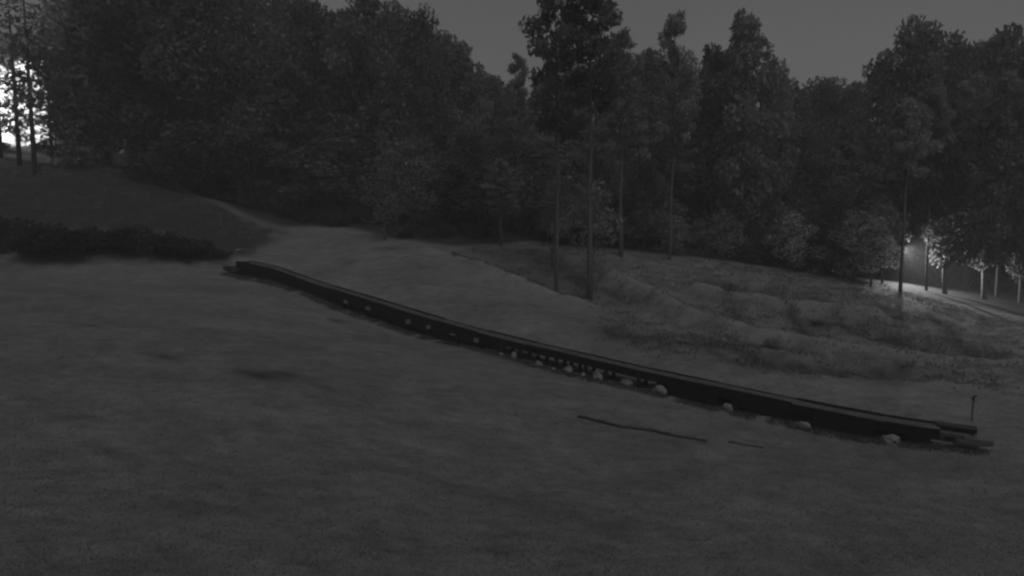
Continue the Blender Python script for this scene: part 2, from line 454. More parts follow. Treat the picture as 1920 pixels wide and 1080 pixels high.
def proto_spruce(seed, sparse=False, start=.12):
    g = np.random.default_rng(seed); H = 16.0; RR = 2.9
    tr = MB(); tr.tube([(0, 0, -.6), (0, 0, H * .5), (0.05, 0, H)], [.2, .13, .015], 8)
    br = MB(); C = []
    Vs = []
    n = 46 if sparse else 120
    for k in range(n):
        t = (k + .5) / n; h = start + (1 - start) * t
        ang = k * 2.4 + g.normal() * .3
        L = RR * (1 - t) ** .8 * (.75 + .4 * g.random()) + .15
        e = np.array((L * math.cos(ang), L * math.sin(ang), h * H - L * .3)); b = np.array((0, 0, h * H))
        m = (b + e) / 2 + np.array((0, 0, -.12 * L + .1))
        br.tube([tuple(b), tuple(m), tuple(e + np.array((0, 0, .08 * L)))], [.04, .025, .008], 4)
        kk = int((13 if sparse else 40) * L + 4)
        u = g.random(kk)[:, None] ** .7
        p = b * (1 - u) + e * u + np.array((0, 0, -.05 * L)) + g.normal(size=(kk, 3)) * np.array((.13, .13, .07)) * (1 + .5 * L)
        dirv = (e - b) / np.linalg.norm(e - b)
        a = dirv + g.normal(size=(kk, 3)) * .5; a /= np.linalg.norm(a, axis=1)[:, None]
        w = np.cross(a, np.array((0, 0, 1.))) + g.normal(size=(kk, 3)) * .3; w /= np.linalg.norm(w, axis=1)[:, None]
        s = (.16 + .14 * g.random(kk))[:, None]
        q = np.stack([p - a * s, p + w * s * .4, p + a * s + np.array((0, 0, -.06)), p - w * s * .4], 1)
        Vs.append(q.reshape(-1, 3))
    Vt = np.concatenate(Vs); Fc = np.arange(len(Vt)).reshape(-1, 4)
    return dict(trunk=tr.mesh('trunk', M['bark'], True), branches=br.mesh('branches', M['bark']), crown=np_mesh('crown', Vt, Fc, M['needle']), H=H, R=RR)
for i in range(5): PROTO['broad%d' % i] = proto_broad(20 + i, .08 + .03 * i, (64, 56, 70, 60, 52)[i], 'leaf', (.22, .26, .24, .29, .20)[i])
for i in range(3): PROTO['pale%d' % i] = proto_broad(40 + i, (.42, .22, .12)[i], 20, 'leaf_pale', (.30, .34, .36)[i], 8.0, .13, 80)
for i in range(4): PROTO['pine%d' % i] = proto_pine(60 + i, (.52, .45, .6, .38)[i])
PROTO['spruce0'] = proto_spruce(80); PROTO['spruce1'] = proto_spruce(81, False, .05)
PROTO['sparse0'] = proto_spruce(82, True, .18); PROTO['sparse1'] = proto_spruce(83, True, .22)

def tree(name, kind, px, Y, top, wpx, label, cat='tree', group=None, lean=0.0, rz=None):
    p = PROTO[kind]; b = at_y(px, Y)
    zt = at(px, top, Y)[2]; h = max(1.0, zt - b.z)
    sz = h / p['H']; sr = wpx * Y / F / p['R']
    root = empty(name, b, random.random() * 6.28 if rz is None else rz, (sr, sr, sz))
    root.rotation_euler[1] = lean
    for part in ('trunk', 'branches', 'crown'):
        o = bpy.data.objects.new(part, p[part]); link(o, root)
        if part == 'branches': o['kind'] = 'stuff'
    tag(root, label, cat, group)
    return root

T = [
 # name, proto, px, Y, top row, half width px, label
 ('broadleaf_tree', 'broad1', 205, 64, -170, 120, 'tall dark leafy tree standing right beside the floodlit gap'),
 ('broadleaf_tree', 'broad0', 330, 60, -120, 115, 'tall dark leafy tree above the end of the rough bank'),
 ('broadleaf_tree', 'broad3', 455, 61, -70, 105, 'broad dark leafy tree where the bank runs into the meadow'),
 ('broadleaf_tree', 'broad2', 590, 63, 12, 85, 'dark tree with the first strip of sky above its crown'),
 ('broadleaf_tree', 'broad4', 700, 62, -25, 72, 'dark tree whose crown leaves the picture right of the first strip of sky'),
 ('broadleaf_tree', 'broad1', 795, 60, 28, 62, 'round topped dark tree with a stray twig sticking out to the right'),
 ('broadleaf_tree', 'broad0', 868, 62, 88, 60, 'dark tree forming the stepped shoulder of the left wood'),
 ('broadleaf_tree', 'broad2', 925, 66, 150, 50, 'lowest dark tree at the foot of the left wood shoulder'),
 ('pine_tree', 'pine1', 972, 58, 104, 30, 'small topped pine standing alone in the sky notch left of the tall pines'),
 ('pine_tree', 'pine0', 1042, 42, -55, 62, 'tall pine with bare bole on the meadow edge, left of the pair'),
 ('pine_tree', 'pine2', 1105, 41, -40, 74, 'tall pine with bare bole on the meadow edge, right of the pair'),
 ('pine_tree', 'pine3', 1165, 50, 60, 52, 'pine with straight bole just right of the tall pair'),
 ('pine_tree', 'pine1', 1255, 50, 28, 46, 'narrow pine between the tall pair and the cone shaped tree'),
 ('broadleaf_tree', 'broad4', 1384, 55, 32, 66, 'cone shaped dark tree left of the wide sky gap'),
 ('broadleaf_tree', 'broad4', 1325, 58, 95, 60, 'dark tree tucked against the left flank of the cone shaped tree'),
 ('broadleaf_tree', 'broad2', 1432, 60, 125, 52, 'low dark tree tucked against the right flank of the cone shaped tree'),
 ('broadleaf_tree', 'broad1', 1690, 63, 48, 78, 'pointed dark tree right of the wide sky gap'),
 ('broadleaf_tree', 'broad0', 1640, 64, 105, 55, 'dark tree leaning out into the right side of the wide sky gap'),
 ('broadleaf_tree', 'broad3', 1775, 63, 75, 75, 'flat topped dark tree over the lamp lit ground'),
 ('broadleaf_tree', 'broad4', 1850, 62, 62, 75, 'tall dark tree second from the right edge of the picture'),
 ('broadleaf_tree', 'broad2', 1940, 61, 52, 85, 'tall dark tree cut by the right edge of the picture'),
 ('pine_tree', 'pine3', 940, 51, 300, 40, 'slim short pine behind the crest of the meadow'),
 ('spruce_tree', 'sparse0', 37, 60, -20, 62, 'thin spruce silhouetted against the floodlight, left of two'),
 ('spruce_tree', 'sparse1', 66, 57, -60, 68, 'thin spruce silhouetted against the floodlight, right of two'),
 ('spruce_tree', 'sparse0', 2, 63, -30, 60, 'thin spruce cut by the left edge in front of the floodlit wall'),
 ('spruce_tree', 'sparse1', 98, 62, 40, 46, 'short thin spruce at the right rim of the floodlit gap'),
 ('spruce_tree', 'spruce1', 150, 61, 20, 56, 'dense spruce closing the right side of the floodlit gap'),
 ('spruce_tree', 'spruce0', -150, 60, -40, 60, 'dense spruce just outside the left edge of the picture'),
 ('young_tree', 'pale0', 1108, 43, 345, 56, 'pale leafed young tree between and behind the two tall pine boles'),
 ('young_tree', 'pale0', 1035, 46, 340, 40, 'pale leafed young tree behind the left tall pine bole'),
 ('broadleaf_tree', 'broad0', 1072, 53, 290, 50, 'low dark leafy tree seen between the two tall pine boles'),
 ('broadleaf_tree', 'broad2', 1205, 54, 300, 48, 'low dark leafy tree right of the pale one behind the tall pines'),
 ('young_tree', 'pale2', 722, 51, 345, 42, 'pale leafed young tree at the top end of the meadow'),
 ('young_tree', 'pale2', 1262, 52, 405, 42, 'low pale bush with lamp lit lower leaves, left of two on the wood edge'),
 ('young_tree', 'pale2', 1352, 52, 398, 52, 'low pale bush with lamp lit lower leaves, right of two on the wood edge'),
 ('young_tree', 'pale2', 1600, 48, 395, 62, 'grey leafed young tree left of the lamp lit undergrowth'),
 ('pine_tree', 'pine2', 1737, 50, 170, 34, 'slim pine beside the lit strip of the right bank, its bole catching light'),
 ('broadleaf_tree', 'broad3', 1765, 60, 230, 62, 'low spreading dark tree above the lit crest, left of three'),
 ('broadleaf_tree', 'broad1', 1850, 60, 240, 62, 'low spreading dark tree above the lit crest, middle of three'),
 ('broadleaf_tree', 'broad0', 1930, 58, 220, 66, 'low spreading dark tree above the lit crest, right of three'),
 ('broadleaf_tree', 'broad4', 1772, 50, 215, 56, 'leafy tree in front of the lit crest whose crown hangs low, left of three'),
 ('broadleaf_tree', 'broad4', 1846, 49.5, 190, 58, 'leafy tree in front of the lit crest whose crown hangs low, middle of three'),
 ('broadleaf_tree', 'broad3', 1925, 49, 205, 58, 'leafy tree in front of the lit crest whose crown hangs low, right of three'),
 ('broadleaf_tree', 'broad2', 1722, 56.5, 330, 40, 'small dark tree close behind the lamp'),
 ('pine_tree', 'pine0', 1806, 55, 150, 36, 'slim dark pine above the lit crest of the right bank'),
 ('pine_tree', 'pine2', 1868, 52, 140, 36, 'slim dark pine above the brightest patch of the right bank'),
 ('pine_tree', 'pine2', 1688, 47.0, 190, 46, 'thin stemmed dark pine on the bank crest, standing right in front of the lamp'),
 ('pine_tree', 'pine0', 1912, 50, 130, 36, 'slim dark pine cut by the right edge of the picture'),
 ('young_tree', 'pale0', 1655, 50.5, 385, 46, 'young tree whose low leaves glint in front of the lamp'),
 ('young_tree', 'pale1', 1632, 47.5, 405, 52, 'grey leafed young tree hanging over the lamp behind the bank'),
 ('young_tree', 'pale2', 1480, 51, 400, 50, 'grey leafed young tree on the wood edge under the wide sky gap'),
]
for t in T: tree(*t)
for x, y, k, lb in [(-27, 13, 'broad1', 'unseen leafy tree added left of the camera to shade the meadow, nearest one'), (-33, 24, 'broad3', 'unseen leafy tree added left of the camera to shade the meadow, farther one'),
                    (27, 9, 'broad2', 'unseen leafy tree added right of the camera to shade the meadow edge')]:
    q = empty('added_shade_tree', (x, y, gz(x, y)), x, (1.0, 1.0, .8))  # out of view, added to block sky light and darken the meadow edges
    for part in ('trunk', 'branches', 'crown'):
        o = link(bpy.data.objects.new(part, PROTO[k][part]), q)
        if part == 'branches': o['kind'] = 'stuff'
    tag(q, lb, 'tree')
# forest front: trees nothing tells apart
GL = 'dark leafy tree in the dense dark wood behind the meadow'
kinds = ['broad0', 'broad1', 'broad2', 'broad3', 'broad4']
fills = [(215, 80, -60, 80), (270, 74, -140, 100), (400, 72, -100, 100), (520, 74, -20, 90), (645, 74, 28, 80), (745, 72, 15, 70),
         (830, 72, 70, 60), (900, 76, 140, 60), (960, 72, 165, 60), (1020, 64, 150, 60), (1080, 66, 130, 70), (1150, 64, 110, 60), (1210, 64, 100, 55),
         (1265, 66, 110, 55), (1340, 70, 110, 60), (1460, 72, 155, 60), (1530, 78, 160, 75), (1590, 76, 162, 70), (1560, 84, 158, 80), (1700, 70, 90, 70), (1800, 66, 90, 70),
         (1880, 64, 85, 70), (1960, 62, 60, 70), (1500, 60, 240, 70), (1570, 60, 250, 65), (1240, 57, 260, 60), (1010, 58, 260, 60), (880, 57, 250, 60),
         (770, 57, 260, 65), (640, 60, 220, 70), (540, 60, 200, 70), (1120, 58, 240, 60), (1400, 58, 260, 60), (2040, 55, 50, 90), (250, 70, 60, 80), (440, 66, 120, 70)]
for i, (px, Y, top, w) in enumerate(fills):
    tree('forest_tree', kinds[i % 5], px, Y, top, w * 1.1, GL, 'tree', 'dark trees of the dense wood')
# the far wood: reads as one mass
Vs = []; Fs = []; off = 0
src = PROTO['broad1']['crown']; co = np.empty(len(src.vertices) * 3, np.float32); src.vertices.foreach_get('co', co); co = co.reshape(-1, 4, 3)
for i in range(230):
    px = random.uniform(-500, 2500); Y = random.uniform(82, 190)
    b = at_y(px, Y); h = random.uniform(9, 13)
    k = rng.choice(len(co), 600, replace=False)
    q = co[k].copy() * .5; c = q.mean(1, keepdims=True); q = c + (q - c) * 2.2
    q *= np.array([h / 10 * 1.4, h / 10 * 1.4, h / 10]); q += np.array(b)
    Vs.append(q.reshape(-1, 3))
Vt = np.concatenate(Vs)
tag(link(bpy.data.objects.new('woodland', np_mesh('woodland', Vt, np.arange(len(Vt)).reshape(-1, 4), M['leaf']))),
    'far wooded hillside closing the gap between the trees', 'woodland', kind='stuff')

# ------------------------------------------------------------------ night haze
HAZE = 0.0020
hm = bpy.data.materials.new('haze'); hm.use_nodes = True; hn = hm.node_tree; hn.nodes.clear()
ho = hn.nodes.new('ShaderNodeOutputMaterial'); hv = hn.nodes.new('ShaderNodeVolumePrincipled')
hv.inputs['Color'].default_value = (.8, .8, .8, 1); hv.inputs['Density'].default_value = HAZE
hn.links.new(hv.outputs[0], ho.inputs['Volume'])
mb = MB(); zlo = float(Z.min()) - 1.5; mb.box((0, 205, (zlo + 85) / 2), (1300, 470, 85 - zlo))
tag(mb.build('haze', hm), 'thin night haze over the slope and the wood', 'haze', kind='stuff')

# ------------------------------------------------------------------ shrubs: dark hedge row on the left, undergrowth
def proto_shrub(seed, leafmat='shrub'):
    g = np.random.default_rng(seed); C = []; Rd = []; st = MB()
    for k in range(9):
        a = g.random() * 6.28; r = .75 * g.random() ** .5
        C.append((r * math.cos(a), r * math.sin(a), .25 + .55 * g.random() * (1.1 - r))); Rd.append(.25 + .15 * g.random())
        st.tube([(0, 0, -.1), tuple(C[-1])], [.03, .01], 4)
    Vt, Fc = leaves(C, Rd, [260] * 9, .05, .9, .5, seed=seed)
    return dict(foliage=np_mesh('foliage', Vt, Fc, M[leafmat]), stems=st.mesh('stems', M['bark']))
SH = [proto_shrub(100 + i) for i in range(3)]
SHW = [proto_shrub(110 + i, 'leaf_pale') for i in range(3)]
def shrub(name, protos, px, Y, w, h, label, cat='bush', group=None, down=0.0):
    b = at_y(px, Y); p = random.choice(protos)
    r = empty(name, b - Vector((0, 0, down)), random.random() * 6.28, (w, w * .9, h))
    for k, me in p.items(): link(bpy.data.objects.new(k, me), r)
    return tag(r, label, cat, group)
random.seed(21)
hedge = [(-45, 43.5, 2.2, 2.9, 'dark bush cut by the left edge of the picture'),
         (30, 43.5, 2.1, 2.75, 'tallest dark bush at the left end of the hedge row'),
         (100, 43.6, 1.9, 2.45, 'dark bush in the hedge row, next to the tallest one'),
         (165, 43.8, 1.7, 2.1, 'low dark bush in the dip of the hedge row'),
         (222, 44, 1.7, 2.35, 'round dark bush in the middle of the hedge row'),
         (290, 44.4, 1.6, 2.15, 'dark bush with a pale twig near its top, right of the round one'),
         (340, 44.8, 1.4, 1.75, 'second last dark bush of the hedge row'),
         (388, 45.2, 1.3, .9, 'smallest low dark bush ending the hedge row on the right')]
for px, Y, w, h, lb in hedge: shrub('hedge_bush', SH, px, Y, w * 1.75, h * .85, lb, 'bush', 'bushes of the dark hedge row')
for i, (px, w) in enumerate([(-8, 2.6), (66, 2.5), (132, 2.3), (195, 2.2), (256, 2.3), (316, 2.1), (362, 1.8)]):
    shrub('hedge_bush', SH, px, 43.9 + .15 * i, w, (2.1, 1.9, 1.7, 1.7, 1.8, 1.5, 1.1)[i], 'dark bush grown into its neighbours in the second row of the hedge', 'bush', 'second row bushes of the dark hedge')
for px in (1748, 1806, 1862, 1915, 1965):
    shrub('thicket_bush', SH, px, 57.5, 2.6, 6.5, 'tall dark thicket bush between the trunks above the lit crest', 'bush', 'thicket above the lit crest')
for px, w, h, lb in [(12, 1.3, 1.2, 'small shrub at the foot of the floodlit wall, left of the thin spruces'), (88, 1.5, 1.6, 'small shrub at the foot of the floodlit wall, right of the thin spruces')]:
    shrub('small_shrub', SH, px, 66, w, h, lb)
UG = 'dark undergrowth bush in the shade along the foot of the wood'
for px, Y, w, h in [(780, 53, 2, 1.4), (830, 54, 2, 1.3), (890, 55, 2, 1.3), (560, 57, 2.2, 1.8), (480, 58, 2, 1.8), (630, 56, 2, 1.6), (1060, 54, 2.1, 1.8), (1130, 54, 2.2, 1.6), (1190, 54, 2.1, 1.5),
                    (1400, 53, 2.2, 1.5), (1460, 52.5, 2.2, 1.6), (1530, 51, 2.2, 1.6), (1590, 50.5, 2.2, 1.5), (400, 62, 2.4, 2.2), (320, 65, 2.4, 2.2), (1960, 58, 2.3, 2.4)]:
    shrub('undergrowth_bush', SH, px, Y, w, h, UG, 'bush', 'undergrowth along the foot of the wood')

# weeds and rough grass: blades in tufts
def tufts(name, pts, hmin, hmax, blades, spread, width, mat):
    pts = np.asarray(pts); n = len(pts); g = rng
    b = np.repeat(pts, blades, 0); k = len(b)
    b = b + np.column_stack([g.normal(size=(k, 2)) * spread, np.full(k, -.03)])
    ang = g.random(k) * 6.28; wv = np.column_stack([np.cos(ang), np.sin(ang), np.zeros(k)]) * (width * (.6 + .8 * g.random(k)))[:, None]
    h = (hmin + (hmax - hmin) * g.random(k) ** 1.5)[:, None]
    tip = b + np.column_stack([g.normal(size=(k, 2)) * .35, np.ones(k)]) * h
    Vt = np.stack([b - wv, b + wv, tip], 1).reshape(-1, 3)
    return link(bpy.data.objects.new(name, np_mesh(name, Vt, np.arange(k * 3).reshape(-1, 3), mat)))
def scatter(n, cond):
    """random points on the terrain grid weighted to where cond (0..1) holds"""
    w = cond * 1.0
    cell = np.abs(np.gradient(XX, axis=1) * np.gradient(YY, axis=0)).ravel(); w = w * cell
    i = rng.choice(len(w), n, p=w / w.sum())
    dx = (rng.random(n) - .5) * np.gradient(XX, axis=1).ravel()[i]; dy = (rng.random(n) - .5) * np.gradient(YY, axis=0).ravel()[i]
    gx = np.gradient(Z.reshape(ny, nx), axis=1).ravel()[i] * (dx / np.gradient(XX, axis=1).ravel()[i])
    gy = np.gradient(Z.reshape(ny, nx), axis=0).ravel()[i] * (dy / np.gradient(YY, axis=0).ravel()[i])
    return np.column_stack([XY[i, 0] + dx, XY[i, 1] + dy, Z[i] + gx + gy])
inview = (np.abs(XY[:, 0]) < XY[:, 1] * .9 + 3)
clump = np.clip((fbm(XY, .5, 2, 5.5) + .15) * 3, 0, 1)
pw = scatter(15000, np.clip(np.maximum(m_rough, m_bank * .9) - m_wood0, 0, 1) * (.35 + np.clip(earth_shade, 0, 1)) * (XY[:, 1] < 66) * inview * (.15 + clump))
tag(tufts('rough_grass', pw, .05, .22, 6, .16, .03, M['weed']), 'long rough grass and weeds on the uneven banks', 'weeds', kind='stuff')
near = (XY[:, 1] > 8) * (XY[:, 1] < 34) * inview * (1 - m_rough)
pg = scatter(60000, near * (20 / np.maximum(XY[:, 1], 8)) ** 2)
M['turf'] = leaf_mat('turf_blade', .06, .17, .3)
tag(tufts('meadow_grass', pg, .03, .09, 5, .06, .010, M['turf']), 'short mown grass covering the sloping meadow', 'grass', kind='stuff')

M['verge'] = leaf_mat('verge_blade', .03, .08, .25)  # blades coloured dark to stand in for the soft shadow before the lift
fr = []
for k in range(5200):
    t = rng.random(); p = (E0 * (1 - t) + E1 * t) - nrm * (-.05 + .75 * rng.random() ** 1.7)
    if noise.noise(Vector((t * 60, 0, 3))) > -.25: fr.append((p[0], p[1], gz(p[0], p[1])))
tag(tufts('verge_grass', fr, .04, .15, 8, .07, .02, M['verge']), 'uncut grass along the near foot of the conveyor, coloured dark for its soft shadow', 'grass', kind='stuff')

# weed clumps one can pick out
for px, py, w, h, lb in [(1450, 655, .8, .75, 'pale round weed clump standing alone on the rough bank'),
                         (1545, 605, .9, .5, 'pale weed clump at the end of the middle berm')]:
    b = hit(px, py); p = random.choice(SHW)
    r = empty('weed_clump', b, random.random() * 6, (w, w, h))
    for k, me in p.items(): link(bpy.data.objects.new(k, me), r)
    tag(r, lb, 'weeds', 'weed clumps on the rough bank')

# ------------------------------------------------------------------ the conveyor lift across the slope
CW = 1.0          # width of the lift
path_pts = []
L_tot = float(np.linalg.norm(E1 - E0))
P0 = E0 + nrm * (.12 + CW / 2)
DECK = .78
def axis(s, side=0.0, dz=0.0):
    p = P0 + line_dir * s + nrm * side
    return Vector((p[0], p[1], deck_z(s) + dz))
sg = np.linspace(0, L_tot, 25); zg = np.array([gz(*(P0 + line_dir * s)) for s in sg])
zg = np.convolve(np.pad(zg, 2, 'edge'), np.ones(5) / 5, 'valid')
TOP = [(430, 487), (472, 490), (510, 496), (542, 508), (591, 524), (635, 539), (691, 555), (759, 576), (813, 592), (894, 615), (990, 639), (1071, 657), (1133, 671), (1206, 688), (1264, 700), (1331, 714), (1406, 730),
       (1509, 751), (1560, 762), (1616, 772), (1691, 785), (1759, 794), (1822, 800)]
ts_, tz_ = [], []
for px, py in TOP:
    d = ray(px, py); n2 = nrm; p = P0 + nrm * (CW / 2)
    t = ((p @ n2)) / (d[:2] @ n2)                    # far edge: a vertical plane through p along line_dir
    h = d * t; ts_.append(float((h[:2] - P0) @ line_dir)); tz_.append(float(h[2]))
def deck_z(s): return float(np.interp(s, ts_, tz_))
conv = empty('conveyor_lift', axis(L_tot / 2, 0, -DECK))
tag(conv, 'long dark conveyor lift on posts running down the grass slope', 'conveyor lift')
def local(mb):
    l = conv.location; mb.v = [tuple(Vector(v) - l) for v in mb.v]; return mb
conv_inv = conv.location.copy()
def sweep(name, mat, side, w, top, bot, s0, s1, parent=conv, step=1.0, jit=0.0):
    """a bar of width w along the lift between heights bot..top relative to the deck"""
    mb = MB(); n = max(2, int((s1 - s0) / step) + 1); ring = []
    for i in range(n):
        s = s0 + (s1 - s0) * i / (n - 1); j = random.uniform(-jit, jit)
        b = len(mb.v)
        for sd, dz in ((side - w / 2, top + j), (side + w / 2, top + j), (side + w / 2, bot + j), (side - w / 2, bot + j)):
            mb.v.append(tuple(axis(s, sd, dz) - conv_inv))
        ring.append(b)
    for a, b in zip(ring[:-1], ring[1:]):
        for k in range(4): mb.f.append((a + k, a + (k + 1) % 4, b + (k + 1) % 4, b + k))
    mb.f.append(tuple(ring[0] + k for k in range(4))); mb.f.append(tuple(ring[-1] + k for k in (3, 2, 1, 0)))
    return mb.build(name, mat, parent)
S0 = 1.2; S1 = min(np.linspace(0, L_tot, 800), key=lambda q: abs(960 + F * axis(q)[0] / (axis(q)[1] * cp - axis(q)[2] * sp_) - 1762))
sweep('belt', M['rubber'], 0, CW - .22, 0, -.03, S0, S1, jit=.012)
for sd in (-1, 1):
    # side girders in bays of 3 m with a small joint between
    s = S0
    while s < S1 - .5:
        e = min(s + 3.0, S1)
        sweep('side_girder', M['dark_metal'], sd * (CW / 2 - .05), .1, .05 + random.uniform(-.03, .03), -.29, s + .01, e - .01, step=1.5)
        s = e
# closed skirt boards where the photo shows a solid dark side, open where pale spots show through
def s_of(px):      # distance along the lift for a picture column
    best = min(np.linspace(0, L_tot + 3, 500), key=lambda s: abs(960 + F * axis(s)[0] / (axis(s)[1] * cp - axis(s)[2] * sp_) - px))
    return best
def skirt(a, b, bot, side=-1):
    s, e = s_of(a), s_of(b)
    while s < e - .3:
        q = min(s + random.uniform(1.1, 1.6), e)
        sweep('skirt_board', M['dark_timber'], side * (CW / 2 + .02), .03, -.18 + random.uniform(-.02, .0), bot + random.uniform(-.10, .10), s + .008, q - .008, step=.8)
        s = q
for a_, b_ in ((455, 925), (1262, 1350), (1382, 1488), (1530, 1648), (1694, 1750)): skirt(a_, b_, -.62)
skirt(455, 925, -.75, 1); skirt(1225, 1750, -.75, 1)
# posts in pairs
post_px = [600, 655, 700, 740, 782, 825, 868, 912, 952, 985, 1018, 1052, 1080, 1106, 1145, 1205, 1262, 1300, 1340, 1390, 1430, 1480, 1540, 1590, 1640, 1700, 1745]
for px in post_px:
    s = s_of(px)
    for sd in (-1, 1):
        g_ = axis(s, sd * (CW / 2 - .08)); zb = gz(g_.x, g_.y) - .1
        mb = MB(); top = g_.z - .12
        mb.box(((g_.x), g_.y, (top + zb) / 2), (.13, .13, top - zb), Matrix.Rotation(math.atan2(line_dir[1], line_dir[0]), 3, 'Z'))
        local(mb).build('post', M['dark_timber'], conv)
    mb = MB(); c = axis(s, 0, -.2)
    mb.box(c, (.1, CW - .22, .1), Matrix.Rotation(math.atan2(line_dir[1], line_dir[0]), 3, 'Z')); local(mb).build('crossbeam', M['dark_timber'], conv)
# pale footings of uneven shape beside the posts
def rock(seed, sx, sy, sz):
    bm = bmesh.new(); bmesh.ops.create_icosphere(bm, subdivisions=2, radius=1)
    g = np.random.default_rng(seed)
    for v in bm.verts:
        n_ = noise.noise(v.co * 1.3 + Vector((seed, 0, 0)))
        v.co *= 1 + .7 * n_; v.co.x *= sx; v.co.y *= sy; v.co.z *= sz
        if v.co.z < -sz * .6: v.co.z = -sz * .6
    me = bpy.data.meshes.new('footing'); bm.to_mesh(me); bm.free(); me.materials.append(M['stone']); return me
foot = [(765, 603, 11, 9), (803, 613, 10, 7), (848, 627, 12, 4), (893, 638, 10, 8), (940, 652, 10, 5), (963, 663, 12, 13), (1010, 677, 16, 10), (1038, 677, 9, 5),
        (1066, 691, 17, 14), (1093, 693, 9, 9), (1120, 700, 17, 19), (1176, 716, 24, 16), (1236, 726, 26, 20), (1365, 755, 18, 15), (1508, 786, 24, 11), (1670, 813, 30, 15),
        (690, 578, 12, 7), (648, 566, 10, 6)]
for i, (px, py, w, h) in enumerate(foot):
    pn = on_line(px, py, -.03); sc = pn[1] / F; g0 = gz(pn[0], pn[1])
    if px < 930:      # small pale plates on the dark boards
        mb = MB(); mb.box((0, 0, 0), (w * sc * 1.05, .03, h * sc * .95), Matrix.Rotation(random.uniform(-.2, .2), 3, 'Y'))
        o = mb.build('pale_plate', M['stone'], conv); a = Vector(on_line(px, py, .03))
    else:
        me = rock(i + 3, w * sc * .52, .12, h * sc * .55); o = link(bpy.data.objects.new('footing', me), conv)
        a = Vector((pn[0], pn[1], max(g0 + h * sc * .3, min(pn[2], g0 + h * sc * .5)) - .12 * h * sc))
    o.location = a - conv_inv
    o.rotation_euler = (0, 0, math.atan2(line_dir[1], line_dir[0]))
# head pieces: dark return end at the top, loading platform at the bottom
mb = MB()
for k in range(12):
    s = S0 - .1 - .11 * k
    pass
mb.tube([axis(S0 - .1, -CW / 2, -.16) - conv_inv, axis(S0 - .1, CW / 2, -.16) - conv_inv], .2, 12)
mb.build('drive_drum', M['dark_metal'], conv)
mb = MB()
mb.box(axis(S0 + .5, -.62, -.1) - conv_inv, (1.2, .3, .4), Matrix.Rotation(math.atan2(line_dir[1], line_dir[0]), 3, 'Z'))
mb.build('drive_box', M['dark_metal'], conv)
rotc = Matrix.Rotation(math.atan2(line_dir[1], line_dir[0]), 3, 'Z')

# a boarded exit mat at the upper end, low in the grass
mat_o = MB(); p = axis(.15, -.1)
mat_o.box((0, 0, .12), (2.1, 1.0, .24), rotc)
mat_o.box((-.35, 0, .30), (.9, .8, .16), rotc)
mo = mat_o.build('exit_mat', M['rubber']); mo.location = (p.x, p.y, gz(p.x, p.y))
tag(mo, 'low dark exit mat in the grass at the upper end of the conveyor', 'mat')

# bottom loading platform
sa, sb_, sc_ = s_of(1757), s_of(1833), s_of(1866)
b0 = axis((sa + sb_) / 2, 0); gpl = gz(b0.x, b0.y)
plat = empty('loading_platform', (b0.x, b0.y, gpl), math.atan2(line_dir[1], line_dir[0]))
tag(plat, 'low dark loading platform with overhanging deck at the lower end of the conveyor', 'platform')
hw = (sb_ - sa) / 2; hp = 40 * b0.y / F * .92
hd = float(on_line(1795, 797, CW)[2]) - gpl            # height of the deck top
mb = MB(); mb.box((0, .32, hd - .07), (hw * 2, .5, .14)); mb.build('deck', M['dark_metal'], plat)
for x in (-hw * .8, 0, hw * .8):
    mb = MB(); mb.box((x, .45, (hd - .14) / 2 - .05), (.09, .09, hd - .06)); mb.build('leg', M['dark_timber'], plat)
mb = MB(); mb.box((-hw * .25, .1, (hd - .2) / 2), (hw * 1.9, .75, hd - .14)); mb.build('motor_box', M['rubber'], plat)
mb = MB(); mb.box((-hw * .35, -.285, hd * .3), (hw * .5, .02, hd * .28)); mb.build('hatch', M['dark_metal'], plat)
mb = MB(); mb.tube([(.0, -.55, .12), (hw * 1.05, -.55, .1)], .17, 12); mb.build('roller', M['hose'], plat)
mb = MB(); mb.box((-hw * .75, -.7, .12), (.6, .05, .035)); mb.build('edge_rail', M['pale_metal'], plat)
hr = sc_ - (sa + sb_) / 2
mb = MB()
mb.v = [(.2, -.5, .02), (.2, .35, .02), (hr, .2, .12), (hr, -.05, .12), (.2, -.5, .3), (.2, .35, .3), (hr, .2, .22), (hr, -.05, .22)]
mb.f = [(0, 1, 2, 3), (7, 6, 5, 4), (0, 3, 7, 4), (3, 2, 6, 7), (2, 1, 5, 6), (1, 0, 4, 5)]
mb.build('ramp_flap', M['rubber'], plat)

# hooked marker post behind the platform
pb = hit(1823, 797); pb = at_y(1822, pb.y + .5)
sc = pb.y / F
post = empty('hooked_post', pb); tag(post, 'thin upright post with a small hooked head behind the loading platform', 'post')
hh = 46 * sc
mb = MB(); mb.tube([(0, 0, -.2), (.005, 0, hh * .5), (0, 0, hh * .85)], .03, 8); mb.build('pole', M['bark'], post)
mb = MB(); mb.tube([(0, 0, hh * .84), (-.02, 0, hh * .95), (.03, 0, hh * 1.03), (.11, 0, hh * 1.06)], [.03, .04, .045, .035], 8); mb.build('hook', M['dark_timber'], post)
mb = MB(); mb.box((.09, .0, hh * .86), (.09, .07, .2)); mb.build('pale_plate', M['pale_metal'], post)

